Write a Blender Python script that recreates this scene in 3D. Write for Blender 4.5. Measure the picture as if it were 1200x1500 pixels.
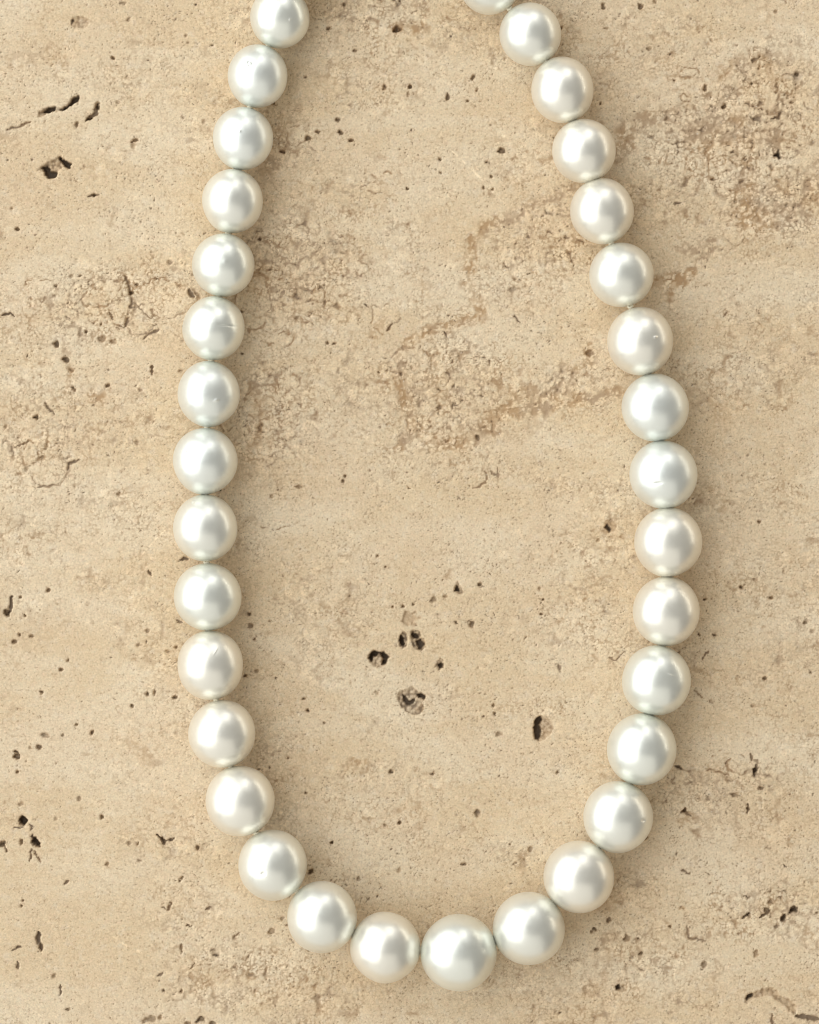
import bpy, math
import numpy as np
from mathutils import Vector

for o in list(bpy.data.objects):
    bpy.data.objects.remove(o)
scene = bpy.context.scene
S = 0.000105            # metres covered by one pixel of the photograph on the stone
W, H = 1200.0, 1500.0
CAM_H = 0.60

# ---------------------------------------------------------------- camera
cam_d = bpy.data.cameras.new("camera")
cam = bpy.data.objects.new("camera", cam_d)
scene.collection.objects.link(cam)
cam.location = (0, 0, CAM_H)
cam.rotation_euler = (0, 0, 0)
cam_d.sensor_fit = 'VERTICAL'
cam_d.sensor_height = 36.0
cam_d.lens = 36.0 * CAM_H / (H * S)
cam_d.clip_start = 0.01
cam_d.clip_end = 20.0
cam_d.dof.use_dof = True
cam_d.dof.focus_distance = CAM_H - 0.0015
cam_d.dof.aperture_fstop = 14.0
scene.camera = cam
scene.render.resolution_x = 819
scene.render.resolution_y = 1024
scene.cycles.filter_width = 1.15

# ---------------------------------------------------------------- light
world = bpy.data.worlds.new("World")
scene.world = world
world.use_nodes = True
bg = world.node_tree.nodes["Background"]
bg.inputs[0].default_value = (1.0, 0.95, 0.86, 1)
bg.inputs[1].default_value = 0.19

def area(name, loc, target, sx, sy, power, col):
    d = bpy.data.lights.new(name, 'AREA')
    d.shape = 'RECTANGLE'
    d.size, d.size_y = sx, sy
    d.energy = power
    d.color = col
    o = bpy.data.objects.new(name, d)
    scene.collection.objects.link(o)
    o.location = loc
    o.rotation_euler = (Vector(target) - Vector(loc)).to_track_quat('-Z', 'Y').to_euler()
    return o

area("window_light", (-0.80, 0.25, 0.70), (0, 0.0, 0), 2.3, 1.6, 23.5, (0.92, 0.965, 1.0))
area("side_window_light", (0.24, 0.95, 0.52), (0, 0, 0), 0.36, 0.55, 1.1, (1.0, 0.985, 0.96))
area("front_fill_light", (-0.15, -1.0, 0.75), (0, 0, 0), 2.5, 1.9, 9.0, (1.0, 0.97, 0.90))  # added fill lamp, lifts the lower part of the pearls' reflections
area("back_fill_light", (0.10, 1.15, 0.75), (0, 0, 0), 1.6, 1.2, 2.8, (0.97, 0.99, 1.0))  # added fill lamp, lifts the top of the pearls' reflections
area("low_strip_fill", (0.95, 0.42, 0.09), (0, 0, 0), 1.1, 0.08, 1.3, (1.0, 0.92, 0.78))  # added unseen strip lamp, draws the warm arc on the pearls' right rims

scene.view_settings.view_transform = 'Standard'
scene.view_settings.look = 'None'
scene.view_settings.exposure = 0.0
scene.view_settings.gamma = 1.0

# ---------------------------------------------------------------- noise
def h32(ix, iy, seed):
    a = ix.astype(np.int64).astype(np.uint32) * np.uint32(374761393)
    a = a + iy.astype(np.int64).astype(np.uint32) * np.uint32(668265263)
    a = a + np.uint32((seed * 2246822519) & 0xffffffff)
    a = (a ^ (a >> np.uint32(13))) * np.uint32(1274126177)
    a = (a ^ (a >> np.uint32(16))) * np.uint32(2654435761)
    a = a ^ (a >> np.uint32(15))
    return a.astype(np.float32) / np.float32(4294967296.0)

def vnoise(x, y, seed):
    ix = np.floor(x); iy = np.floor(y)
    fx = x - ix; fy = y - iy
    fx = fx * fx * fx * (fx * (fx * 6 - 15) + 10)
    fy = fy * fy * fy * (fy * (fy * 6 - 15) + 10)
    a = h32(ix, iy, seed); b = h32(ix + 1, iy, seed)
    c = h32(ix, iy + 1, seed); d = h32(ix + 1, iy + 1, seed)
    return (a + (b - a) * fx) * (1 - fy) + (c + (d - c) * fx) * fy

def fbm(x, y, seed, octv=3):
    s = 0; amp = 1; tot = 0
    for k in range(octv):
        s = s + amp * vnoise(x * 2 ** k, y * 2 ** k, seed + 17 * k)
        tot += amp; amp *= 0.55
    return s / tot          # 0..1

def sstep(a, b, x):
    t = np.clip((x - a) / (b - a), 0, 1)
    return t * t * (3 - 2 * t)

def voronoi(x, y, seed):
    ix = np.floor(x); iy = np.floor(y)
    f1 = np.full(x.shape, 9, np.float32); f2 = f1.copy(); f3 = f1.copy()
    cid = np.zeros(x.shape, np.float32)
    for dx in (-1, 0, 1):
        for dy in (-1, 0, 1):
            cx = ix + dx; cy = iy + dy
            px = cx + 0.08 + 0.84 * h32(cx, cy, seed); py = cy + 0.08 + 0.84 * h32(cx, cy, seed + 1)
            d = np.sqrt((px - x) ** 2 + (py - y) ** 2).astype(np.float32)
            r = h32(cx, cy, seed + 2)
            cid = np.where(d < f1, r, cid)
            n3 = np.minimum(f3, np.maximum(f2, d))
            n2 = np.minimum(f2, np.maximum(f1, d))
            f1 = np.minimum(f1, d); f2 = n2; f3 = n3
    return f1, f2, f3, cid

def grains(x, y, seed, rmin, rmax):
    """packed rounded grains of mixed size: distance in grain radii, and a tone for each grain"""
    ix = np.floor(x); iy = np.floor(y)
    g = np.full(x.shape, 9, np.float32); cid = np.zeros(x.shape, np.float32)
    for dx in (-1, 0, 1):
        for dy in (-1, 0, 1):
            cx = ix + dx; cy = iy + dy
            px = cx + .1 + .8 * h32(cx, cy, seed); py = cy + .1 + .8 * h32(cx, cy, seed + 1)
            rr = rmin + (rmax - rmin) * h32(cx, cy, seed + 2) ** 1.5
            d = (np.hypot(px - x, py - y) / rr).astype(np.float32)
            cid = np.where(d < g, h32(cx, cy, seed + 3), cid); g = np.minimum(g, d)
    return g, cid

# ---------------------------------------------------------------- stone
STEP = 1.5
def axis(n):
    core = np.arange(-30, n + 30, STEP)
    g = 1.5 * 1.16 ** np.arange(1, 41)
    out = np.cumsum(g)
    lo = core[0] - out[::-1]; hi = core[-1] + out
    a = np.concatenate([lo, core, hi])
    return np.concatenate([[a[0]], a, [a[-1]]]).astype(np.float64)
ax = axis(W); ay = axis(H)
X, Y = np.meshgrid(ax, ay)
X = X.astype(np.float32); Y = Y.astype(np.float32)

# domain warps (pixels)
wx = (fbm(X / 14, Y / 14, 3, 3) - .5) * 9; wy = (fbm(X / 14, Y / 14, 5, 3) - .5) * 9
fxw = (vnoise(X / 3.2, Y / 3.2, 7) - .5) * 3.0; fyw = (vnoise(X / 3.2, Y / 3.2, 9) - .5) * 3.0
XW = X + wx * .55 + fxw * .35; YW = Y + wy * .55 + fyw * .35

def blob(cx, cy, rx, ry, ang=0.0, soft=0.6):
    """soft-edged elliptical region, 1 inside, 0 outside (edge broken by the warp)"""
    c, s = math.cos(math.radians(ang)), math.sin(math.radians(ang))
    u = (X + wx * 2.5 - cx); v = (Y + wy * 2.5 - cy)
    a = (u * c - v * s) / rx; b = (u * s + v * c) / ry
    d = np.sqrt(a * a + b * b)
    return 1 - sstep(1 - soft, 1 + soft, d)

# how granular the stone is from place to place
G = 0.12 + 0.34 * sstep(.46, .68, fbm(X / 120 + Y / 300, Y / 70 - X / 260, 21, 3))
rough = [(165, 440, 150, 60, 10, .8), (60, 640, 85, 95, 0, .6), (190, 620, 90, 70, 0, .35),
         (430, 400, 110, 90, 0, .85), (400, 610, 65, 90, 0, .8), (470, 300, 110, 50, 20, .5), (420, 215, 80, 40, 0, .6),
         (655, 575, 110, 90, 10, .85), (800, 360, 110, 65, 30, .75), (1080, 180, 140, 110, 20, .95),
         (1140, 300, 90, 60, 0, .9), (1060, 1150, 120, 40, 0, .6), (1120, 1335, 90, 40, 10, .8),
         (940, 1400, 80, 50, 0, .6), (560, 25, 90, 40, 0, .7), (360, 1430, 120, 50, 0, .7), (250, 1350, 90, 60, 20, .45),
         (245, 1230, 70, 30, 0, .5), (520, 560, 70, 60, 0, .5), (830, 570, 90, 40, 15, .6), (960, 100, 70, 60, 0, .4),
         (560, 1150, 120, 50, 10, .35), (1120, 860, 90, 60, 0, .4), (840, 1460, 60, 30, 0, .3)]
for cx, cy, rx, ry, an, a in rough:
    G = np.maximum(G, a * blob(cx, cy, rx, ry, an))
for cx, cy, rx, ry, an, a in [(85, 1000, 150, 130, 0, .9), (90, 1380, 150, 150, 0, .9), (560, 770, 190, 55, 8, .8), (560, 200, 110, 32, 15, .7),
                              (600, 380, 45, 14, 0, .5), (660, 395, 40, 46, 0, .8), (720, 1150, 110, 90, 0, .4), (90, 340, 120, 50, 20, .6),
                              (990, 130, 130, 22, 32, .6), (700, 770, 170, 40, 5, .6), (500, 1100, 40, 40, 0, .6), (100, 60, 120, 40, 0, .5),
                              (1030, 1090, 60, 30, 0, .7), (1110, 1420, 40, 40, 0, .5), (250, 690, 60, 60, 0, .4), (700, 1000, 90, 60, 0, .5)]:
    G = G * (1 - a * blob(cx, cy, rx, ry, an))
G = np.clip(G, 0, 1)

Z = 1.6 * (fbm(X / 90, Y / 90, 31, 3) - .5)
matrix = np.zeros_like(X)      # brown cement between grains
dirt_shade = np.zeros_like(X)        # dark deposit plus painted shade down in the pores
rust = np.zeros_like(X)        # brown calcite of the veins
light = np.zeros_like(X)       # tone of single grains

amp_n = fbm(X / 20, Y / 20, 41, 2)
gap_fine = None
for sc, seed, wgt in ((5.0, 51, .75), (8.5, 55, .95), (15, 61, 1.0), (30, 71, .9)):
    g, cid = grains(XW / sc, YW / sc * 1.1, seed, .48, .86)
    wd = .9 / sc + .10                                    # seams keep about the same width at every size
    gap = sstep(1.0 - wd, 1.0 + wd * 1.2, g)
    vn = fbm(X / (sc * 1.7) + 50, Y / (sc * 1.7), seed + 5, 3)
    need = .72 - .48 * G if sc < 20 else .86 - .40 * G
    vis = sstep(need - .10, need + .12, vn)
    if sc == 8.5: gap_fine = sstep(.62, .84, g)
    if sc == 5.0: gap5 = sstep(.70, .95, g)
    if sc > 20: gap = gap * (1 - sstep(1.10, 1.3, g))
    m = gap * vis * wgt * (.35 + .65 * G)
    Z -= .8 * m * (.5 + G)
    Z += (cid - .5) * .25 * G * (1 - gap) * vis
    matrix = np.maximum(matrix, m * (.30 + .75 * amp_n))
    light += (cid - .35) * (1 - gap) * vis * (.85 if sc < 20 else .4)
    deep = sstep(1.06, 1.28, g) * sstep(.52, .72, vnoise(X / sc / 1.3, Y / sc / 1.3, seed + 9)) * sstep(.2, .7, G) * vis
    Z -= 2.0 * deep; dirt_shade = np.maximum(dirt_shade, .58 * deep)
# hairline seams between larger pieces
f1, f2, f3, cid = voronoi(XW / 27, YW / 24, 77)
m = (1 - sstep(0.0, .05, f2 - f1)) * sstep(.50, .66, fbm(X / 24, Y / 24, 79, 3)) * np.clip(G * 1.3, 0, 1)
Z -= 1.2 * m; matrix = np.maximum(matrix, m * .7); dirt_shade = np.maximum(dirt_shade, m * .3 * sstep(.5, .8, vnoise(X / 5, Y / 5, 81)))

# pores scattered through the stone
P = .15 + 1.1 * sstep(.35, .7, fbm(X / 34, Y / 26, 93, 2)) * fbm(X / 75, Y / 45 - X / 200, 91, 2)
lat = 1 - .8 * sstep(.3, .8, blob(80, 1150, 190, 420)) 
for sc, seed, prob, r0, r1, dp in ((4.2, 101, .50, .10, .24, 1.3), (7.0, 107, .26, .06, .15, 1.8), (12, 111, .13, .04, .11, 2.2), (19, 121, .06, .05, .09, 3.0)):
    x = (X + fxw + wx * .3) / sc; y = (Y + fyw * .9 + wy * .3) / sc
    ix = np.floor(x); iy = np.floor(y)
    acc = np.zeros_like(X)
    for dx in (-1, 0, 1):
        for dy in (-1, 0, 1):
            cx = ix + dx; cy = iy + dy
            keep = h32(cx, cy, seed + 3) < prob * P * lat * 1.8
            px = cx + h32(cx, cy, seed); py = cy + h32(cx, cy, seed + 1)
            rr = r0 + (r1 - r0) * h32(cx, cy, seed + 4) ** 2
            an = h32(cx, cy, seed + 5) * 3.14; asp = 1 + 1.3 * h32(cx, cy, seed + 6)
            u = (x - px); v = (y - py)
            a = (u * np.cos(an) + v * np.sin(an)) / asp; b = -u * np.sin(an) + v * np.cos(an)
            d = np.sqrt(a * a + b * b) / rr
            acc = np.maximum(acc, keep * (1 - sstep(.35, 1.25, d)) * (.4 + .6 * h32(cx, cy, seed + 7)))
    Z -= dp * acc
    dirt_shade = np.maximum(dirt_shade, np.clip(acc * 1.3, 0, 1) * min(.42 + sc / 36, .85))
    matrix = np.maximum(matrix, acc * .5)

# pores and cavities seen one by one: x, y, half width, half height, angle, depth, darkness
fine = (fbm(X / 4.2, Y / 4.2, 141, 2) - .5)
lump = vnoise(X / 7.0, Y / 7.0, 145)
gf1, gf2, gf3, gcid = voronoi(XW / 7.5, YW / 7.5, 151)
floor_grain = (1 - gf1) * 6.5
def window(cx, cy, r):
    i0, i1 = np.searchsorted(ax, (cx - r, cx + r)); j0, j1 = np.searchsorted(ay, (cy - r, cy + r))
    return slice(j0, j1), slice(i0, i1)
def pit(cx, cy, a, b, ang=0.0, depth=None, d_=.9):
    if depth is None: depth = 2.4 + min(a, b) * 1.3
    w = window(cx, cy, max(a, b) * 2 + 8)
    c, s = math.cos(math.radians(ang)), math.sin(math.radians(ang))
    edge = min(.34, 1.3 / min(a, b))
    big = min(1.0, min(a, b) / 6.0)
    if max(a, b) < 9: a, b = a * .64, b * .64; d_ = .85 * d_ * (.55 + .45 * min(1, min(a, b) / 3))
    u = X[w] - cx + fxw[w] * (.5 + .5 * big) + wx[w] * .4 * big; v = Y[w] - cy + fyw[w] * (.5 + .5 * big) + wy[w] * .4 * big
    p = (u * c - v * s) / (a + .6); q = (u * s + v * c) / (b + .6)
    d = np.sqrt(p * p + q * q) + fine[w] * (1.5 - 1.0 * big) + (lump[w] - .5) * 1.3 * big
    m = 1 - sstep(1 - edge, 1 + edge, d)
    fl = np.minimum(floor_grain[w], .60 * depth) * m * (1 if min(a, b) > 6 else 0)
    Z[w] = np.minimum(Z[w], Z[w] - depth * m + fl)
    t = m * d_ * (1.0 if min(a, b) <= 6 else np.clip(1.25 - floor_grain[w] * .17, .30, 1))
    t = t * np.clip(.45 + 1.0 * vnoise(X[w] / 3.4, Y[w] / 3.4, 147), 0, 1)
    dirt_shade[w] = np.maximum(dirt_shade[w], t)
    matrix[w] = np.maximum(matrix[w], (1 - sstep(.9, 1.6, d)) * .35)
def seg_dist(px, py, pts):
    best = np.full(px.shape, 1e9, np.float32); tt = np.zeros(px.shape, np.float32)
    n = len(pts) - 1
    for k in range(n):
        (x0, y0), (x1, y1) = pts[k], pts[k + 1]
        vx, vy = x1 - x0, y1 - y0
        t = np.clip(((px - x0) * vx + (py - y0) * vy) / (vx * vx + vy * vy + 1e-6), 0, 1)
        d = np.hypot(px - x0 - t * vx, py - y0 - t * vy)
        tt = np.where(d < best, (k + t) / n, tt); best = np.minimum(best, d)
    return best, tt
def poly_window(pts, r):
    xs = [p[0] for p in pts]; ys = [p[1] for p in pts]
    i0, i1 = np.searchsorted(ax, (min(xs) - r, max(xs) + r)); j0, j1 = np.searchsorted(ay, (min(ys) - r, max(ys) + r))
    return slice(j0, j1), slice(i0, i1)
def crack(pts, wd, depth=3.0, d_=.8, brk=.0):
    w = poly_window(pts, wd * 2 + 8)
    d, t = seg_dist(X[w] + fxw[w] * .9 + wx[w] * .35, Y[w] + fyw[w] * .9 + wy[w] * .35, pts)
    ww = wd * (.55 + .9 * vnoise(X[w] / 6, Y[w] / 6, 163)) * np.sqrt(np.clip(4 * (t + .03) * (1.03 - t), 0, 1))
    m = 1 - sstep(ww * .55, ww * 1.25 + .5, d)
    if brk: m = m * sstep(brk - .12, brk + .12, vnoise(X[w] / 8, Y[w] / 8, 167))
    Z[w] -= depth * m; dirt_shade[w] = np.maximum(dirt_shade[w], m * d_); matrix[w] = np.maximum(matrix[w], m * .8)
def vein(pts, wd, a=1.0):
    w = poly_window(pts, wd * 3 + 12)
    d, t = seg_dist(X[w] + wx[w] * 1.3 + fxw[w], Y[w] + wy[w] * 1.3 + fyw[w], pts)
    m = 1 - sstep(wd * .8, wd * 2.1, d)
    pat = .55 + .45 * sstep(.34, .56, fbm(X[w] / 13, Y[w] / 13, 171, 3))
    sol = sstep(.52, .60, fbm(X[w] / 8, Y[w] / 8, 173, 3))
    mm = m * (.20 + .80 * np.maximum(gap_fine[w] * np.maximum(gap5[w], .75), sol * .85)) * pat * a
    rust[w] = np.maximum(rust[w], mm); light[w] += .8 * m * (1 - gap_fine[w]) * a
    Z[w] -= 1.0 * mm
def scratch(pts, wd=.7, a=1.0):
    w = poly_window(pts, 6)
    d, t = seg_dist(X[w] + fxw[w] * .2, Y[w] + fyw[w] * .2, pts)
    m = (1 - sstep(wd * .4, wd + .9, d)) * sstep(.25, .6, vnoise(X[w] / 7, Y[w] / 7, 181)) * a
    light[w] += 1.6 * m; matrix[w] *= 1 - .8 * m; dirt_shade[w] *= 1 - .8 * m
def clast(cx, cy, a, b, ang=0.0, t=.35):
    """a rounded fragment set in the stone: smoother than the rest, part of its outline a thin seam"""
    w = window(cx, cy, max(a, b) * 1.7 + 8)
    c, s = math.cos(math.radians(ang)), math.sin(math.radians(ang))
    u = X[w] - cx + wx[w] * 1.6 + fxw[w] * .5; v = Y[w] - cy + wy[w] * 1.6 + fyw[w] * .5
    d = np.sqrt(((u * c - v * s) / a) ** 2 + ((u * s + v * c) / b) ** 2)
    inn = 1 - sstep(.80, .97, d); mb = min(a, b)
    ring = (1 - sstep(.0, 2.0 / mb, np.abs(d - 1))) * sstep(.36, .56, fbm(X[w] / 9, Y[w] / 9, 191, 2))
    keep = 1 - .7 * inn
    matrix[w] = np.maximum(matrix[w] * keep, ring * .9)
    dirt_shade[w] = np.maximum(dirt_shade[w] * (1 - .6 * inn), ring * .4 * sstep(.5, .7, vnoise(X[w] / 4, Y[w] / 4, 193)))
    light[w] = light[w] * keep + t * .8 * inn
    Z[w] += .6 * inn - 1.0 * ring

def inside(px, py, poly):
    c = np.zeros(px.shape, bool); n = len(poly)
    for k in range(n):
        (x0, y0), (x1, y1) = poly[k], poly[(k + 1) % n]
        if y0 == y1: continue
        c ^= ((y0 > py) != (y1 > py)) & (px < (x1 - x0) * (py - y0) / (y1 - y0) + x0)
    return c
def cavity(poly, depth, darks=(), floor=.40, gs=5.5):
    """an open vug with a sharp lip, a crystalline floor and the deepest hollows given as inner outlines"""
    w = poly_window(poly, 10)
    px = X[w] + fxw[w] * .55; py = Y[w] + fyw[w] * .55
    def sdf(pl):
        d, _ = seg_dist(px, py, list(pl) + [pl[0]])
        return np.where(inside(px, py, pl), d, -d) + fine[w] * 2.2
    sd = sdf(poly)
    m = sstep(-.9, .9, sd)
    g, cid = grains(X[w] / gs, Y[w] / gs, 301, .55, .9)
    bump = np.clip(1 - g * g, 0, 1)
    deep = np.zeros(m.shape, np.float32)
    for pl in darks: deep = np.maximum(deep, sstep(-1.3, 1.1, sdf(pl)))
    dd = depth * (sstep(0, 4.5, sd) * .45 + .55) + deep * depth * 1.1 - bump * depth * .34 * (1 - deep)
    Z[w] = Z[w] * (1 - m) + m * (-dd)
    dirt_shade[w] = dirt_shade[w] * (1 - m) + m * np.clip(floor * (1.15 - .95 * bump) + deep * .95 + (cid - .5) * .15, 0, 1)  # gaps between floor grains and the inner outlines painted dark as shade
    matrix[w] = matrix[w] * (1 - m) + m * (.55 - .3 * bump)
    light[w] += (1 - m) * .5 * np.exp(-(sd / 2.2) ** 2) * (vnoise(X[w] / 5, Y[w] / 5, 303) > .45)

# rounded fragments
for a in [(240, 437, 50, 27, -5), (170, 445, 26, 36, 10, .25), (205, 470, 22, 20, 30, .25), (1077, 115, 12, 16), (1150, 122, 12, 15, 30, .4),
          (1128, 148, 13, 18, 25, .4), (1054, 240, 18, 11), (1005, 142, 9, 7), (1184, 192, 7, 8), (1150, 225, 16, 12), (1100, 240, 8, 9), (433, 197, 15, 15),
          (466, 212, 14, 13), (443, 450, 13, 13, 0, .25), (563, 466, 20, 20, 0, .35), (420, 438, 9, 12, 20), (465, 435, 9, 10), (527, 395, 9, 9),
          (370, 440, 25, 45, 0, .2), (385, 590, 28, 26, 0, .2), (1050, 1322, 14, 10, 0, .2), (1086, 1120, 25, 12, 0, .3),
          (1000, 1140, 16, 12, 0, .3), (60, 425, 22, 16, 0, .3), (150, 430, 30, 18, 30, .3), (75, 690, 28, 22, 0, .25), (45, 665, 12, 18, 0, .25),
          (562, 257, 14, 5, 0, .4), (600, 530, 30, 20, 0, .15), (420, 560, 18, 12), (330, 620, 10, 10), (412, 498, 18, 12), (1078, 345, 16, 14, 0, .3), (655, 640, 18, 13, 0, .4),
          (548, 275, 14, 8, 0, .3), (1190, 150, 12, 12, 0, .3), (1010, 105, 14, 10, 0, .2), (1112, 80, 14, 10, 0, .2)]:
    clast(*a)

# the brown veins
V = [([(840, 275), (800, 290), (760, 312), (715, 330), (695, 350), (688, 385), (686, 415), (705, 450)], 7, .9),
     ([(710, 462), (668, 475), (640, 482), (603, 497), (587, 525), (584, 560), (598, 600), (604, 625), (588, 652)], 6, .95),
     ([(604, 625), (640, 652), (690, 646), (722, 612), (752, 590), (778, 570)], 7, .8), ([(745, 605), (790, 598), (830, 582), (870, 588), (905, 575)], 8, .9),
     ([(800, 580), (835, 560), (840, 545)], 7, .85), ([(862, 508), (868, 526)], 6, 1.0), ([(715, 628), (726, 632)], 6, 1.0),
     ([(915, 190), (950, 172), (980, 172)], 10, .85), ([(905, 225), (925, 210)], 8, .8), ([(1010, 205), (1045, 192), (1080, 190)], 14, .9),
     ([(1092, 252), (1096, 290)], 10, .95), ([(1090, 318), (1125, 322), (1158, 305)], 12, .95), ([(1150, 275), (1200, 272)], 9, .9),
     ([(1200, 245), (1180, 265), (1190, 290)], 9, .7), ([(1120, 200), (1100, 212)], 8, .8), ([(1060, 105), (1110, 85), (1160, 90)], 8, .6), ([(1120, 110), (1150, 100)], 9, .5),
     ([(1045, 355), (1035, 378), (1005, 402), (975, 415)], 4, 1.0), ([(965, 412), (1000, 410)], 8, .95), ([(1000, 365), (1035, 368)], 6, .8), ([(978, 428), (985, 452)], 5, .9),
     ([(1000, 708), (1035, 728), (1070, 742)], 9, .6), ([(1010, 580), (1045, 600), (1060, 620)], 10, .5), ([(575, 42), (590, 38)], 5, .8), ([(605, 42), (625, 40)], 5, .95),
     ([(610, 2), (625, 0)], 5, .9), ([(135, 580), (145, 585)], 8, .9), ([(500, 1120), (512, 1115), (535, 1116)], 3, .8), ([(512, 1118), (500, 1136)], 3, .7),
     ([(1000, 1330), (1010, 1350), (1008, 1372), (1035, 1378), (1040, 1364)], 2.5, .8), ([(1050, 1400), (1058, 1420), (1040, 1440)], 3, .6),
     ([(1175, 1365), (1190, 1385)], 8, .6), ([(1000, 1205), (1010, 1190), (1040, 1215)], 4, .6), ([(880, 1330), (905, 1320)], 8, .4), ([(365, 330), (372, 370), (378, 420)], 8, .45),
     ([(370, 560), (378, 600), (372, 650)], 7, .5), ([(90, 500), (105, 540), (100, 560)], 5, .6), ([(560, 470), (545, 490)], 6, .5), ([(345, 780), (370, 760)], 5, .3),
     ([(190, 915), (180, 940)], 5, .5), ([(720, 240), (760, 275)], 6, .35), ([(430, 160), (400, 230), (390, 260)], 9, .5), ([(620, 400), (632, 430)], 8, .4), ([(645, 1350), (690, 1365)], 4, .2),
     ([(895, 1375), (880, 1420), (860, 1450)], 10, .4), ([(795, 610), (765, 640)], 7, .35), ([(20, 90), (60, 75), (90, 90)], 9, .4), ([(0, 200), (20, 205)], 7, .5),
     ([(60, 930), (20, 960)], 14, .25), ([(190, 1085), (215, 1110)], 8, .4), ([(300, 1450), (350, 1440)], 14, .35), ([(240, 1200), (265, 1205)], 5, .5)]
for pts, wd, a in V:
    vein(pts, wd, a)

# open cracks
for a in [([(10, 190), (30, 185), (45, 178)], 2, 2.5, .5), ([(127, 176), (140, 168), (143, 152)], 2.6, 5, .8),
          ([(182, 398), (188, 418), (194, 438), (188, 462)], 2.0, 3.5, .6, .42), ([(194, 440), (214, 462), (222, 466)], 1.1, 2.2, .3), ([(160, 458), (178, 480)], 1.6, 3, .5, .42),
          ([(222, 486), (210, 497)], 1.5, 3, .45), ([(188, 466), (182, 480)], 1.8, 3, .6), ([(284, 436), (276, 424)], 2.4, 4, .7), ([(232, 482), (222, 488)], 2.2, 3, .6),
          ([(4, 462), (14, 458), (20, 464)], 1.8, 4, .8), ([(65, 586), (70, 598), (79, 606)], 1.6, 3, .6), ([(222, 534), (224, 550)], 2.0, 4, .7), ([(100, 688), (102, 678), (118, 674)], 1.8, 3, .6),
          ([(55, 713), (85, 708)], 1.2, 2, .5), ([(20, 655), (42, 647)], 1.2, 2.2, .5), ([(230, 1222), (240, 1232), (256, 1228)], 2.0, 4.5, .8), ([(239, 1226), (240, 1238)], 2.0, 4.5, .8),
          ([(20, 1211), (34, 1212)], 1.2, 2, .8), ([(42, 1205), (49, 1212), (45, 1216)], 1.1, 2, .8), ([(46, 1244), (44, 1262)], 1.2, 2.5, .8), ([(49, 1246), (60, 1262)], 1.1, 2, .7), ([(47, 1224), (58, 1240)], 3.0, 5, .95), ([(4, 1236), (12, 1248)], 1.4, 3, .8),
          ([(56, 1366), (58, 1380), (60, 1392)], 3.6, 5, .9), ([(18, 1392), (32, 1386)], 1.8, 3, .8), ([(24, 1409), (27, 1420)], 1.4, 3, .7), ([(89, 1444), (88, 1458)], 1.2, 3, .8), ([(93, 1296), (100, 1290)], 1.2, 2.5, .7),
          ([(17, 874), (16, 890), (9, 902)], 2.2, 4, .9), ([(238, 1328), (247, 1333), (250, 1322)], 1.4, 3.5, .6), ([(272, 1355), (282, 1358)], 1.2, 3, .6), ([(266, 1382), (266, 1396)], 1.4, 3, .6), ([(279, 1420), (285, 1410)], 1.2, 2.5, .5),
          ([(232, 1430), (240, 1424)], 1.2, 2.5, .6), ([(990, 1121), (1000, 1126)], 2.0, 4, .8), ([(1010, 1130), (1040, 1128), (1078, 1136)], 1.2, 2, .35, .5), ([(1108, 1122), (1106, 1136)], 2.4, 5, .8), ([(1100, 1103), (1102, 1115)], 1.4, 3, .6),
          ([(1096, 1178), (1096, 1194)], 1.4, 3.5, .7), ([(998, 1192), (1003, 1185), (1012, 1196)], 1.6, 3, .6), ([(1030, 968), (1033, 958), (1040, 953)], 1.4, 2.4, .5), ([(1016, 1010), (1030, 1024)], 1.1, 2, .35), ([(1042, 1110), (1064, 1090)], .9, 1, .2, .4),
          ([(998, 1274), (1011, 1280)], 1.5, 3, .6), ([(1005, 1352), (1010, 1374), (1034, 1378)], 1.3, 2.4, .5), ([(1113, 1345), (1128, 1334)], 1.6, 4, .8), ([(1088, 1346), (1098, 1338)], 1.8, 4, .8), ([(1145, 1350), (1150, 1340)], 2.4, 4.5, .8), ([(1156, 1338), (1168, 1330)], 2.2, 5, .85),
          ([(1165, 1488), (1185, 1490), (1200, 1492)], 4, 5, .6), ([(1130, 1485), (1133, 1500)], 1.4, 3, .5), ([(1143, 165), (1140, 172), (1130, 173)], 1.8, 3.5, .7),
          ([(700, 684), (713, 692), (715, 702), (704, 712), (692, 716)], 1.1, 1.6, .4, .35), ([(718, 690), (730, 698), (728, 684)], 1.1, 1.5, .4), ([(752, 462), (762, 472)], 1.3, 2.6, .6), ([(652, 486), (654, 494)], 1.6, 3, .6), ([(567, 484), (576, 474)], 1.4, 3, .6),
          ([(262, 822), (270, 817), (276, 818)], 1.8, 3.4, .8), ([(217, 836), (223, 842)], 2.0, 3.4, .8), ([(258, 908), (266, 912)], 1.3, 2.6, .6), ([(818, 972), (821, 984)], 1.6, 2.6, .5), ([(892, 962), (902, 968), (914, 955)], 1.2, 1.8, .45),
          ([(1102, 90), (1114, 84)], 1.6, 3, .6), ([(988, 298), (998, 296)], 1.5, 3, .7), ([(128, 288), (145, 283)], 1.8, 3, .6, .3), ([(1062, 465), (1066, 458)], 1.2, 2, .5), ([(378, 770), (405, 775), (440, 764)], 1.0, 1.2, .3, .4),
          ([(420, 1356), (432, 1350)], 1.4, 2, .4), ([(300, 1333), (310, 1327)], 1.6, 3, .6), ([(342, 1372), (352, 1366)], 1.2, 2, .4)]:
    crack(*a)

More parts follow.
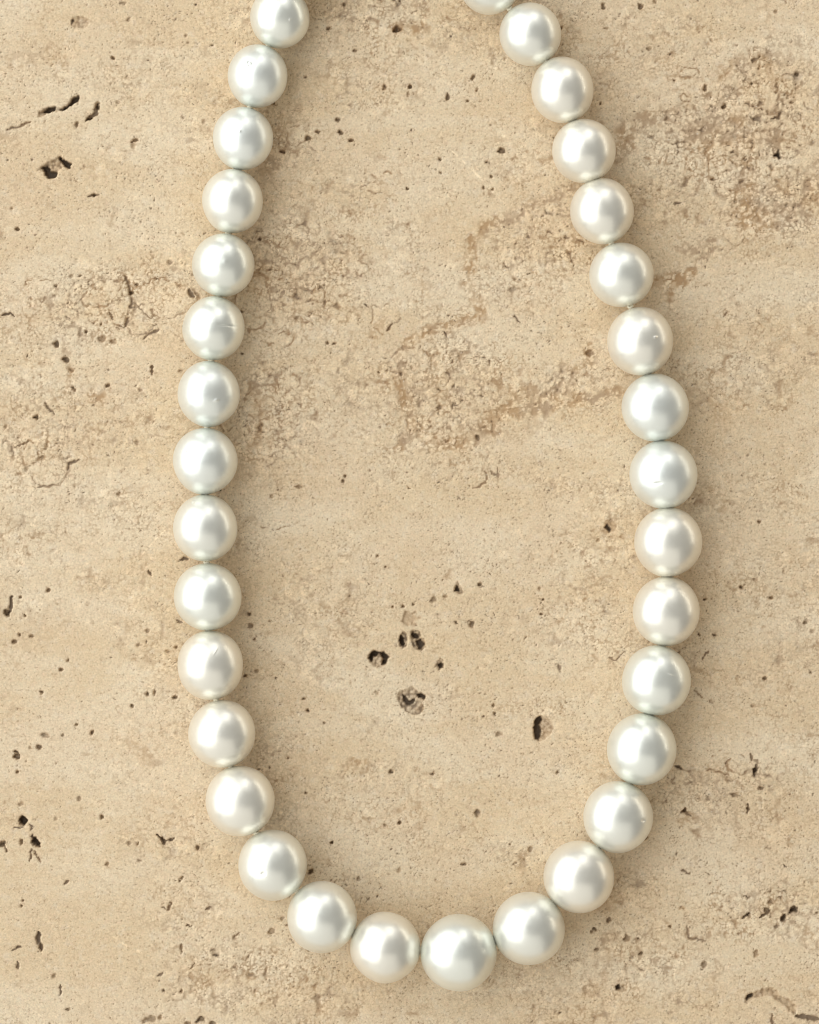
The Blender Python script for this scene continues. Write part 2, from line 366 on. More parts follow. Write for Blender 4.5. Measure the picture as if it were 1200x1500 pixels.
# pores and cavities
PITS = [
        (600, 906, 12, 6, 0, 3, .2), 
        (704, 857, 3, 4, 0, 6, .95), (635, 878, 5, 4, 0, 4, .6), (652, 874, 4, 4, 0, 4, .5), (692, 914, 4, 7, 20, 6, .85), (669, 912, 4, 3, -30, 5, .9), (590, 888, 3, 2, 0), (575, 889, 2, 2, 0), (606, 885, 2, 1.5, 0),
        (482, 41, 4, 4, 0), (582, 43, 7, 7, 30), (600, 128, 4, 5, 0), (598, 138, 2, 6, -10, 3, .5), (656, 142, 3.5, 7, 15), (693, 113, 3, 5, -20), (734, 220, 6, 4, 0), (505, 7, 4, 2.5, 0), (586, 0, 4, 3, 0), (450, 202, 4, 5, -30), (465, 193, 4, 3, 0),
        (499, 193, 5, 4, 0), (515, 206, 3, 3, 0), (413, 222, 5, 4, 0), (495, 175, 4, 3, 0), (563, 128, 2.5, 4, 0), (698, 133, 2, 5, -20), (685, 148, 2, 2, 0), (645, 233, 3, 2.5, 0), (645, 252, 2, 1.8, 0), (597, 277, 2.5, 2.5, 0), (708, 275, 2, 3, 0), (722, 277, 2, 2, 0),
        (447, 113, 3, 2, 0), (401, 151, 4, 2.5, 0), (520, 74, 3, 2, 20), (713, 238, 2, 2, 0), (167, 84, 4, 3, 30), (198, 206, 6, 3, 30), (196, 214, 3, 3, 0, 3, .5), (143, 155, 4, 7, 0, 6, .7), (132, 175, 4, 3, 0), (113, 182, 2, 4, -20), (27, 336, 5, 3, -30), (18, 304, 6, 5, 0, 3, .4),
        (138, 285, 3, 2, 0), (117, 404, 2, 2, 0), (80, 419, 4, 2, 0), (200, 417, 2, 2, 0), (248, 385, 4, 4, 0, 3, .5), (105, 405, 3, 3, 0, 3, .5), (272, 52, 5, 3, 20, 2.5, .5), (311, 66, 4, 1.8, 0), (275, 63, 3, 2, 0, 2.5, .5), (180, 4, 6, 2, 0, 3, .6), (188, 28, 4, 2, 30, 3, .6), (298, 178, 5, 5, 0, 3, .35), (268, 172, 4, 2, 0, 2.5, .5), (173, 150, 4, 2, 20, 2.5, .5),
        (82, 504, 4, 5, 30), (97, 527, 5, 4, 0), (105, 542, 5, 4, 0, 4, .6), (108, 570, 3, 4, 0), (158, 565, 4, 3, 30), (150, 497, 6, 5, 0, 5, .4), (165, 500, 6, 4, -10, 5, .5), (127, 486, 3, 2.5, 0), (148, 475, 2, 2, 0), (50, 612, 4, 4, 0), (193, 428, 5, 3, 0), (206, 571, 3, 3, 0, 3, .6), (265, 543, 4, 2, 0, 3, .6), (290, 408, 2, 2, 0), (173, 724, 4, 3, 0, 4, .35),
        (200, 648, 6, 3, 0, 3, .5), (62, 670, 3, 3, 0, 3, .6), (40, 688, 3, 5, 10, 3, .5), (8, 625, 2, 4, -30, 3, .6), (10, 897, 5, 7, 20), (31, 875, 3, 2, 20), (71, 864, 4, 3, 0), (22, 940, 4, 3, 20), (29, 931, 3, 4, 0), (47, 932, 4, 2, 10), (37, 902, 2, 2, 0), (24, 1107, 5, 7, 0), (66, 1077, 8, 4, -10, 4, .7), (92, 1077, 4, 4, 0, 3, .7),
        (112, 1062, 3, 2, 20), (58, 1095, 4, 3, 0), (45, 1096, 4, 3, 0, 2.5, .5), (25, 1131, 2.5, 3, 0), (135, 1073, 3, 4, 0), (216, 924, 5, 4, 0, 3, .6), (246, 954, 5, 3, 0, 3, .5), (257, 949, 3, 2, 0), (227, 1015, 2, 5, 0), (257, 1022, 3, 3, 0), (194, 1034, 2.5, 2.5, 0), (216, 1017, 3, 3, 0), (204, 945, 4, 3, 0, 3, .5), (61, 1014, 3, 3, 0), (90, 981, 3, 3, 0), (100, 967, 2, 3, 0),
        (52, 1234, 6, 6, 30), (31, 1234, 3, 5, 0), (3, 1236, 4, 6, 0), (32, 1178, 4, 3, 0, 3, .5), (150, 1197, 3, 3, 0), (82, 1200, 4, 5, 0, 2, .4), (116, 1170, 3, 4, 0, 3, .6), (290, 1241, 3, 5, 0), (202, 1235, 2, 3, 0), (189, 1235, 3, 4, 20, 3, .6), (157, 1265, 4, 3, 30, 4, .6), (204, 1261, 4, 2, 0, 3, .6), (80, 1429, 4, 4, 0, 4, .6), (100, 1479, 3, 4, -20, 4, .8),
        (31, 1327, 2.5, 2.5, 0), (34, 1319, 2, 2, 0), (266, 1452, 2, 4, -20), (240, 1452, 2, 3, 0), (265, 1286, 3, 2, 30), (262, 1290, 2, 2, 0), (295, 1494, 7, 6, 30, 7, .85), (220, 1494, 9, 5, 0, 4, .5), (235, 1490, 4, 6, 0, 4, .6), (275, 1500, 8, 3, 0, 5, .8), (312, 1500, 5, 3, 0), (315, 1396, 7, 7, -20, 5, .45), (397, 1365, 6, 5, 0, 4, .5), (413, 1347, 4, 5, 0, 3, .5), (343, 1374, 4, 4, 0, 3, .4),
        (572, 1131, 4, 3, 20), (699, 1191, 5, 6, 0, 5, .75), (586, 1205, 4, 3, -20), (565, 1209, 4, 3, 0, 3, .6), (725, 1046, 3, 4, 20), (723, 1034, 1.5, 4, 0), (732, 1076, 5, 4, -20, 4, .5), (796, 879, 3, 3, 0), (793, 900, 3, 2, 0), (790, 862, 1.5, 4, 0, 3, .6), (552, 1015, 4, 3, 0, 3, .5), (451, 1042, 2, 2, 0), (486, 1235, 3, 2, 0), (634, 1134, 2, 2, 0), (817, 1131, 2, 2, 0), (554, 815, 2.5, 2, 0), (448, 1162, 2, 2, 0),
        (680, 1266, 5, 2.5, 0), (777, 1243, 3, 5, -30, 4, .6), (769, 1260, 2, 5, 10, 4, .6), (747, 1237, 2, 2, 0), (456, 1276, 4, 5, -20), (486, 1235, 3, 2, 0), (525, 1288, 4, 3, 0, 3, .6), (585, 1275, 2, 4, 0, 3, .5), (896, 763, 4, 5, 0, 4, .3), (877, 792, 3, 3, 0, 3, .5), (863, 517, 6, 8, 20, 5, .4), (700, 641, 4, 4, 0, 5, .8), (655, 646, 4, 3, 0, 3, .5),
        (588, 547, 3, 4, 0, 4, .7), (892, 1348, 4, 3, 0), (872, 1361, 3, 3, 0), (867, 1364, 2, 2, 0), (919, 1373, 8, 6, 0, 6, .55), (938, 1397, 5, 4, 30, 6, .85), (1032, 1414, 4, 5, 0, 5, .6), (875, 1391, 4, 2, 0), (935, 1375, 2, 1.5, 0), (982, 1357, 1.8, 1.8, 0), (1097, 1340, 5, 5, 0, 5, .8), (1123, 1333, 5, 3, 0), (1130, 1320, 4, 4, 0, 4, .6), (1147, 1347, 6, 7, 0, 6, .6), (1163, 1333, 5, 6, 0, 7, .9),
        (1197, 1337, 4, 3, 0, 4, .6), (1108, 1397, 3, 6, -20, 4, .5), (1076, 1165, 7, 3, -20, 5, .8), (1107, 1129, 3, 4, 0), (1116, 1155, 5, 3, 0), (1003, 1187, 3, 4, 0), (946, 1227, 5, 3, 30), (1121, 993, 4, 3, 0), (1041, 1027, 3, 3, 0, 3, .5), (1104, 1034, 3, 3, 0, 3, .6), (1097, 1186, 2, 3, 0), (1086, 860, 5, 4, -30), (1130, 875, 4, 2.5, 20), (1113, 764, 2.5, 2.5, 0), (1033, 878, 3, 2, 0), (1048, 931, 5, 2.5, -20), (1107, 850, 4, 3, 0, 3, .4),
        (1024, 928, 2, 2, 0), (1180, 912, 3, 2, 0), (1190, 924, 4, 3, 30, 3, .6), (1147, 838, 2.5, 3, 0, 3, .5), (885, 10, 3, 4, 0), (939, 9, 4, 4, 0, 6, .85), (960, 4, 4, 3, 0, 4, .5), (951, 73, 3, 4, 0, 4, .6), (1034, 128, 3, 6, 0), (1060, 157, 4, 6, -20), (1168, 108, 4, 3, 20), (879, 152, 2, 2, 0), (888, 41, 4, 1.5, 0, 3, .6), (822, 42, 4, 2.5, 30),
        (719, 258, 2, 2, 0), (1160, 150, 4, 2, 0, 3, .5), (1137, 17, 3, 6, -20, 3, .5), (988, 118, 2, 2, 0), (1078, 295, 3, 4, 0, 3, .6), (373, 937, 2, 3, 0), (367, 917, 4, 4, 0, 5, .7), (364, 900, 3, 3, 0), (360, 990, 3, 2.5, 0), (374, 983, 4, 3, 0, 4, .6), (361, 1075, 2, 2, 0), (395, 910, 3, 2, -30), (356, 518, 3, 2, 0), (353, 457, 4, 3, 0, 4, .7), (490, 503, 3, 2, 0), (480, 503, 2, 2, 0), (437, 713, 5, 2.5, 0, 4, .7), (398, 727, 3, 4, 0, 3, .6),
        (505, 697, 2, 2, 0), (503, 705, 2, 2, 0), (437, 466, 5, 3, 0, 3, .5), (555, 545, 2, 2, 0), (380, 350, 3, 2, 0), (450, 1040, 2, 2, 0), (445, 1024, 4, 2, 30), (475, 1060, 2, 1.5, 0), (423, 1111, 1.5, 1.5, 0), (565, 830, 2, 2, 0), (512, 873, 2, 1.5, 0), (600, 715, 2, 1.5, 0), (1188, 985, 2, 1.5, 0)]
for a in PITS:
    pit(*a)

C = [([(54, 172), (58, 163), (66, 158), (78, 156), (90, 158), (100, 152), (104, 143), (114, 139), (118, 141), (116, 150), (108, 152), (100, 158), (92, 164), (85, 162), (78, 165), (68, 166), (60, 172)], 6,
      [[(62, 164), (70, 158), (80, 157), (80, 163), (70, 165)], [(88, 160), (101, 154), (106, 144), (116, 140), (113, 149), (100, 156), (92, 162)]], .55),
     ([(53, 250), (62, 243), (72, 236), (84, 230), (90, 228), (96, 234), (104, 238), (104, 246), (98, 248), (94, 244), (86, 250), (84, 258), (76, 262), (68, 260), (64, 251)], 7,
      [[(62, 245), (69, 243), (74, 250), (84, 252), (83, 259), (70, 261), (66, 253)], [(85, 229), (96, 235), (104, 241), (102, 247), (95, 243), (88, 235)]], .45),
     ([(103, 36), (105, 28), (112, 24), (122, 24), (131, 28), (131, 36), (124, 42), (110, 42)], 3, [[(103, 33), (106, 27), (108, 29), (106, 37)]], .35),
     ([(539, 965), (541, 957), (548, 952), (556, 955), (562, 954), (566, 958), (571, 962), (567, 968), (564, 974), (558, 977), (550, 977), (543, 973)], 8,
      [[(540, 966), (542, 957), (549, 953), (557, 956), (552, 960), (546, 962), (545, 970)], [(558, 958), (563, 955), (570, 962), (564, 972), (559, 974), (561, 966)]], .42),
     ([(584, 940), (586, 930), (592, 924), (597, 928), (597, 946), (590, 950), (585, 946)], 7, [[(584, 938), (587, 930), (591, 934), (592, 944), (588, 948)]], .75),
     ([(601, 926), (606, 922), (614, 924), (618, 930), (622, 938), (624, 948), (616, 954), (606, 950), (602, 940)], 6, [[(602, 928), (609, 927), (613, 934), (606, 934)], [(609, 938), (617, 936), (622, 946), (615, 951), (611, 945)]], .75),
     ([(580, 1020), (585, 1012), (596, 1010), (604, 1004), (609, 1010), (618, 1015), (624, 1020), (620, 1028), (622, 1040), (612, 1048), (600, 1046), (592, 1040), (586, 1034), (584, 1025)], 5.5,
      [[(590, 1018), (596, 1022), (600, 1027), (608, 1024), (606, 1030), (598, 1034), (591, 1028)], [(612, 1015), (622, 1018), (623, 1024), (614, 1022)]], .62),
     ([(782, 1064), (784, 1052), (789, 1047), (800, 1050), (808, 1056), (811, 1066), (806, 1076), (798, 1082), (790, 1086), (784, 1084), (781, 1074)], 7,
      [[(782, 1064), (785, 1052), (791, 1049), (794, 1054), (790, 1062), (793, 1072), (789, 1085), (784, 1083)]], .28),
     ([(640, 970), (645, 963), (650, 968), (650, 978), (643, 983), (638, 976)], 5, [[(642, 974), (648, 970), (649, 978), (643, 981)]], .5),
     ([(664, 866), (670, 850), (673, 856), (680, 868), (674, 872)], 5, [[(665, 865), (670, 857), (673, 866)]], .5),
     ([(900, 1445), (906, 1441), (918, 1443), (920, 1450), (912, 1454), (903, 1452)], 5, [[(901, 1445), (907, 1442), (910, 1448), (905, 1451)]], .5),
     ([(1090, 1468), (1094, 1458), (1110, 1450), (1130, 1446), (1138, 1450), (1142, 1458), (1160, 1466), (1169, 1474), (1166, 1486), (1157, 1482), (1148, 1472), (1138, 1466), (1130, 1459), (1118, 1459), (1105, 1463), (1095, 1470)], 4.5,
      [[(1092, 1466), (1096, 1458), (1104, 1455), (1102, 1461)]], .33),
     ([(27, 1202), (31, 1194), (37, 1195), (42, 1202), (36, 1210), (29, 1212)], 7, [[(28, 1203), (32, 1195), (41, 1202), (34, 1210)]], .6),
     ([(884, 772), (888, 765), (893, 766), (899, 760), (906, 768), (901, 778), (893, 780)], 4, [[(885, 772), (889, 768), (896, 776), (893, 780)]], .3),
     ([(1132, 228), (1138, 221), (1141, 216), (1144, 224), (1145, 234), (1138, 232)], 5, [[(1134, 228), (1141, 220), (1142, 232)]], .6),
     ([(310, 1390), (318, 1388), (323, 1396), (318, 1404), (312, 1400)], 3.5, [[(312, 1400), (320, 1399), (317, 1403)]], .35)]
for a in C:
    cavity(*a)

for a in [([(663, 222), (685, 242), (707, 264)],), ([(712, 272), (742, 300)], .6, .7), ([(905, 62), (898, 78), (891, 92)], .6, .6), ([(245, 772), (212, 808), (186, 840)], .6, .7), ([(222, 846), (206, 875), (195, 900)], .6, .6),
          ([(538, 22), (524, 50)], .8, .7), ([(522, 32), (520, 48)], .8, .6), ([(166, 1372), (186, 1386)], 1.0, .9), ([(202, 1393), (207, 1396)], 2.2, 1), ([(1004, 475), (990, 505), (982, 518)], .5, .5), ([(1050, 28), (1056, 30)], 2, .8),
          ([(1174, 48), (1180, 54)], 2.2, .7), ([(715, 425), (726, 415)], .7, .7), ([(560, 378), (582, 398)], .5, .6), ([(1054, 777), (1058, 779)], 2.0, .8), ([(392, 1060), (430, 1075)], .5, .4), ([(45, 768), (52, 770)], 1.6, .8), ([(420, 500), (425, 503)], 1.5, .6),
          ([(532, 700), (537, 704)], 1.2, .5), ([(1158, 64), (1140, 80)], .6, .5), ([(628, 925), (640, 945)], 1.6, .8)]:
    scratch(*a)

Z += (vnoise(X / 2.3, Y / 2.3, 201) - .5) * .18 * (.5 + G)
Z[0, :] = Z[-1, :] = -200; Z[:, 0] = Z[:, -1] = -200      # the slab's sides

ny, nx = X.shape
co = np.empty((ny * nx, 3), np.float32)
co[:, 0] = ((X - W / 2) * S).ravel(); co[:, 1] = ((H / 2 - Y) * S).ravel(); co[:, 2] = (Z * S).ravel()
idx = np.arange(ny * nx, dtype=np.int32).reshape(ny, nx)
quads = np.stack([idx[1:, :-1], idx[1:, 1:], idx[:-1, 1:], idx[:-1, :-1]], -1).reshape(-1, 4)
me = bpy.data.meshes.new("stone_slab")
me.vertices.add(ny * nx); me.vertices.foreach_set("co", co.ravel())
me.loops.add(quads.size); me.loops.foreach_set("vertex_index", quads.ravel())
me.polygons.add(len(quads))
me.polygons.foreach_set("loop_start", np.arange(0, quads.size, 4, dtype=np.int32))
me.polygons.foreach_set("use_smooth", np.ones(len(quads), bool))
me.update(calc_edges=True)
at = me.attributes.new("mineral", 'FLOAT_VECTOR', 'POINT')
mv = np.stack([np.clip(matrix, 0, 1), np.clip(dirt_shade, 0, 1), np.clip(light, -1, 2)], -1).astype(np.float32)
at.data.foreach_set("vector", mv.reshape(-1))
ga = me.attributes.new("granular", 'FLOAT', 'POINT')
ga.data.foreach_set("value", G.astype(np.float32).ravel())
va = me.attributes.new("vein", 'FLOAT', 'POINT')
va.data.foreach_set("value", np.clip(rust, 0, 1).astype(np.float32).ravel())
slab = bpy.data.objects.new("stone_slab", me)
scene.collection.objects.link(slab)
slab["kind"] = "structure"
slab["label"] = "beige travertine slab with pores, brown veins and granular patches"

# ---------------------------------------------------------------- materials
class Nodes:
    w = None
    def __init__(self, name):
        self.m = bpy.data.materials.new(name); self.m.use_nodes = True
        self.t = self.m.node_tree; self.b = self.t.nodes["Principled BSDF"]
    def n(self, kind, **kw):
        nd = self.t.nodes.new(kind)
        for k, v in kw.items(): setattr(nd, k, v)
        return nd
    def l(self, a, b): self.t.links.new(a, b)
    def put(self, sock, v):
        if hasattr(v, "is_output"): self.l(v, sock)
        else: sock.default_value = v
    def math(self, op, a, b=0.0, c=None, clamp=False):
        nd = self.n("ShaderNodeMath", operation=op, use_clamp=clamp)
        self.put(nd.inputs[0], a); self.put(nd.inputs[1], b)
        if c is not None: self.put(nd.inputs[2], c)
        return nd.outputs[0]
    def mix(self, f, a, b):
        nd = self.n("ShaderNodeMix", data_type='RGBA')
        self.put(nd.inputs[0], f); self.put(nd.inputs[6], a); self.put(nd.inputs[7], b)
        return nd.outputs[2]
    def rng(self, v, a, b, c, d, kind='SMOOTHSTEP'):
        nd = self.n("ShaderNodeMapRange", interpolation_type=kind)
        for i, q in enumerate((v, a, b, c, d)): self.put(nd.inputs[i], q)
        return nd.outputs[0]
    def noise(self, vec, scale, detail=2, rough=.5, dist=0.0):
        nd = self.n("ShaderNodeTexNoise")
        if self.w is not None:
            nd.noise_dimensions = '4D'; nd.inputs["W"].default_value = self.w
        self.l(vec, nd.inputs["Vector"]); nd.inputs["Scale"].default_value = scale
        nd.inputs["Detail"].default_value = detail; nd.inputs["Roughness"].default_value = rough; nd.inputs["Distortion"].default_value = dist
        return nd.outputs[0]

def stone_material():
    k = Nodes("travertine")
    tc = k.n("ShaderNodeTexCoord").outputs["Object"]
    att = k.n("ShaderNodeAttribute", attribute_name="mineral").outputs["Vector"]
    sp = k.n("ShaderNodeSeparateXYZ"); k.l(att, sp.inputs[0])
    mat_, dirt_shade_, light_ = sp.outputs
    mp = k.n("ShaderNodeMapping"); k.l(tc, mp.inputs[0])
    mp.inputs["Rotation"].default_value = (0, 0, math.radians(-22)); mp.inputs["Scale"].default_value = (1, 2.6, 1)
    gran = k.n("ShaderNodeAttribute", attribute_name="granular").outputs["Fac"]
    band = k.noise(mp.outputs[0], 38, 4, .55, .6)            # strata
    cloud = k.noise(tc, 70, 3, .5)
    blotch = k.noise(tc, 620, 3, .6)
    grain = k.noise(tc, 3600, 2, .6)
    base = k.mix(k.rng(band, .36, .66, 0, 1), (0.685, 0.522, 0.325, 1), (0.750, 0.610, 0.420, 1))
    base = k.mix(k.math('MULTIPLY', k.rng(cloud, .40, .72, 0, 1), .45), base, (0.680, 0.505, 0.320, 1))
    base = k.mix(k.math('MULTIPLY', k.rng(blotch, .48, .72, 0, 1), k.rng(gran, 0, .9, .22, .60, 'LINEAR')),  base, (0.565, 0.395, 0.235, 1))
    base = k.mix(k.math('MULTIPLY', k.rng(blotch, .48, .28, 0, 1), .35), base, (0.730, 0.620, 0.475, 1))
    hue = k.noise(tc, 1150, 3, .65)
    base = k.mix(k.rng(hue, .52, .72, 0, .45), base, (0.73, 0.53, 0.36, 1))
    base = k.mix(k.rng(hue, .48, .28, 0, .45), base, (0.68, 0.58, 0.40, 1))
    # grain tone
    tone = k.math('MULTIPLY_ADD', light_, .20, 1.0)
    tone = k.math('MULTIPLY', tone, k.rng(grain, .25, .75, .84, 1.15, 'LINEAR'))
    vm = k.n("ShaderNodeVectorMath", operation='SCALE'); k.l(base, vm.inputs[0]); k.l(tone, vm.inputs["Scale"])
    col = vm.outputs[0]
    spk = k.noise(tc, 2300, 2, .7)
    warm = k.noise(tc, 160, 2, .5)
    brown = k.mix(k.rng(warm, .38, .62, 0, 1), (0.355, 0.215, 0.105, 1), (0.38, 0.265, 0.165, 1))
    mf = k.math('MULTIPLY', k.math('MULTIPLY', mat_, 1.75), k.rng(spk, .3, .6, .62, 1.0), clamp=True)
    col = k.mix(k.math('MULTIPLY', mf, .86), col, brown)
    wn = k.n("ShaderNodeTexNoise"); k.l(tc, wn.inputs["Vector"]); wn.inputs["Scale"].default_value = 1500; wn.inputs["Detail"].default_value = 1
    ws = k.n("ShaderNodeVectorMath", operation='MULTIPLY_ADD'); k.l(wn.outputs["Color"], ws.inputs[0]); ws.inputs[1].default_value = (.0005,) * 3; k.l(tc, ws.inputs[2])
    vo = k.n("ShaderNodeTexVoronoi", feature='F1', voronoi_dimensions='2D'); k.l(ws.outputs[0], vo.inputs["Vector"]); vo.inputs["Scale"].default_value = 1 / (4.4 * .000105)
    seam = k.math('MULTIPLY', k.rng(vo.outputs["Distance"], .38, .62, 0, 1), k.rng(k.noise(tc, 420, 3, .65), .42, .62, .15, 1.0))
    seam = k.math('MULTIPLY', seam, k.rng(gran, 0, .8, .20, .80, 'LINEAR'))
    col = k.mix(seam, col, brown)
    vn_ = k.n("ShaderNodeAttribute", attribute_name="vein").outputs["Fac"]
    col = k.mix(k.math('MULTIPLY', vn_, 1.22, clamp=True), col, k.mix(k.rng(warm, .40, .60, 0, 1), (0.43, 0.27, 0.135, 1), (0.42, 0.29, 0.175, 1)))
    # tiny rust flecks
    fl = k.rng(k.noise(tc, 1700, 3, .7), .57, .68, 0, .6)
    col = k.mix(fl, col, (0.36, 0.235, 0.135, 1))
    wf = k.rng(k.noise(tc, 2700, 1, .5), .72, .80, 0, .5)
    col = k.mix(wf, col, (0.80, 0.72, 0.60, 1))
    col = k.mix(k.rng(dirt_shade_, .15, 1.0, 0, .93, 'LINEAR'), col, (0.075, 0.048, 0.028, 1))  # pore colour: deposit and painted-in shade together
    k.l(col, k.b.inputs["Base Color"])
    k.b.inputs["Roughness"].default_value = 0.62
    k.b.inputs["Specular IOR Level"].default_value = 0.35
    bp = k.n("ShaderNodeBump"); bp.inputs["Strength"].default_value = .45; bp.inputs["Distance"].default_value = 0.00007
    hh = k.math('SUBTRACT', k.math('ADD', k.noise(tc, 2600, 3, .65), k.math('MULTIPLY', blotch, .8)), k.math('MULTIPLY', seam, .9))
    k.l(hh, bp.inputs["Height"]); k.l(bp.outputs[0], k.b.inputs["Normal"])
    return k.m
slab.data.materials.append(stone_material())

def pearl_material(i, tint, rough):
    k = Nodes("pearl_nacre")
    tc = k.n("ShaderNodeTexCoord").outputs["Object"]
    v = tc; k.w = i * 3.7
    n1 = k.noise(v, 180, 2, .5)
    col = k.mix(k.rng(n1, .35, .65, 0, 1), tuple(c * .97 for c in tint) + (1,), tint + (1,))
    k.l(col, k.b.inputs["Base Color"])
    k.b.inputs["Metallic"].default_value = .61
    k.b.inputs["IOR"].default_value = 1.6
    k.l(k.rng(k.noise(v, 900, 3, .6), .3, .7, rough - .02, rough + .03), k.b.inputs["Roughness"])
    k.b.inputs["Coat Weight"].default_value = .12
    k.b.inputs["Coat Roughness"].default_value = .20
    bp = k.n("ShaderNodeBump"); bp.inputs["Strength"].default_value = .10; bp.inputs["Distance"].default_value = 0.00008
    k.l(k.noise(v, 700, 2, .5), bp.inputs["Height"]); k.l(bp.outputs[0], k.b.inputs["Normal"])
    return k.m
TINTS = [(0.86, 0.87, 0.79), (0.88, 0.875, 0.79), (0.86, 0.88, 0.82), (0.905, 0.875, 0.775)]
PM = [pearl_material(i, TINTS[i % 4], .33 + .015 * (i % 3)) for i in range(4)]

def silk_material():
    k = Nodes("silk_thread")
    tc = k.n("ShaderNodeTexCoord").outputs["Object"]
    k.l(k.mix(k.noise(tc, 3000, 2), (0.84, 0.76, 0.58, 1), (0.92, 0.86, 0.70, 1)), k.b.inputs["Base Color"])
    k.b.inputs["Roughness"].default_value = .7
    bp = k.n("ShaderNodeBump"); bp.inputs["Distance"].default_value = 0.0001
    k.l(k.noise(tc, 5000, 1), bp.inputs["Height"]); k.l(bp.outputs[0], k.b.inputs["Normal"])
    return k.m
SILK = silk_material()

# ---------------------------------------------------------------- necklace
# pearl silhouettes measured in the photograph: centre x, y, half width, half height
PE = [(410, 26, 43, 45), (377, 111, 43.2, 45.7), (356, 202.5, 43.5, 45.4), (341, 295, 44, 46.6), (327.5, 388.5, 45.3, 45.6),
      (313, 481, 45, 46.4), (305.7, 577, 45.3, 47.6), (300.5, 675.3, 46.5, 47.8), (301, 773.7, 46.5, 48.6), (304.5, 874.2, 48.4, 48.4),
      (308.3, 974.5, 47.8, 49.8), (325.5, 1074.5, 48.5, 48.8), (352, 1173, 49.6, 50.8), (399.5, 1267, 49.6, 51), (471.7, 1343.5, 50.7, 52),
      (564.8, 1387.7, 50.8, 51.5), (672, 1395.5, 55, 56), (774.5, 1360, 52.5, 52.7), (848, 1284.5, 51.5, 52.2), (905.5, 1196.8, 50.6, 51.7),
      (940, 1098, 50, 51.8), (961.5, 997, 50, 50.6), (976, 895.5, 48.4, 50.2), (979, 794, 49, 50), (972, 695.5, 49, 49.2),
      (960, 597.3, 48, 49.5), (938.3, 499.5, 47.8, 49.4), (910, 402.5, 46.2, 46.8), (882, 309.5, 46, 47.6), (855.5, 221, 45.6, 46.2),
      (824, 131.7, 45, 47.6), (776.7, 50, 44.4, 45.6), (717, -23.5, 44, 44.6), (655, -88, 43, 43), (591, -145, 43, 43), (507, -124, 43, 43), (451, -55, 43, 43)]
# marks on single pearls: pearl, image x, y, size along, size across, angle, height (pixels; below zero is a dent)
MARKS = {1: [(368, 97, 4.2, 4.2, 0, -.9, 'ring')], 2: [(353, 196, 1.8, 1.8, 0, .5, 'bump')], 0: [(426, 33, 1.6, 1.6, 0, .5, 'bump')],
         5: [(334, 479, 13, 1.5, -4, -.55, 'bump')], 6: [(319, 587, 3.4, 2.0, 10, .9, 'bump')], 7: [(275, 661, 1.5, 1.5, 0, -.5, 'bump')],
         4: [(332, 386, 3.5, 3.5, 0, .25, 'bump')], 13: [(387, 1275, 3.2, 2.6, 0, -.8, 'bump')], 24: [(961, 708, 5.6, 1.8, 0, -.9, 'bump')],
         26: [(957, 496, 2.6, 1.6, 20, .8, 'bump'), (924, 505, 2, 1.5, 0, -.5, 'bump')], 21: [(979, 987, 4, 1.2, -20, .4, 'bump')], 19: [(940, 1199, 2.5, 2, 0, -.4, 'bump')],
         8: [(285, 737, 1.3, 1.3, 0, -.4, 'bump')], 10: [(318, 953, 5, .9, 60, .2, 'bump')]}

MAT = [0, 2, 2, 1, 0, 0, 2, 2, 1, 0, 3, 3, 3, 1, 1, 3, 0, 1, 3, 1, 0, 0, 3, 3, 2, 2, 3, 1, 3, 3, 3, 1, 1, 0, 1, 3, 1]
neck = bpy.data.objects.new("pearl_necklace", None)
scene.collection.objects.link(neck)
neck["label"] = "long loop of knotted white pearls lying on the beige travertine"
neck["category"] = "necklace"
neck.empty_display_size = .01

def world_xy(px, py, z):
    f = (CAM_H - z) / CAM_H
    return (px - W / 2) * S * f, (H / 2 - py) * S * f

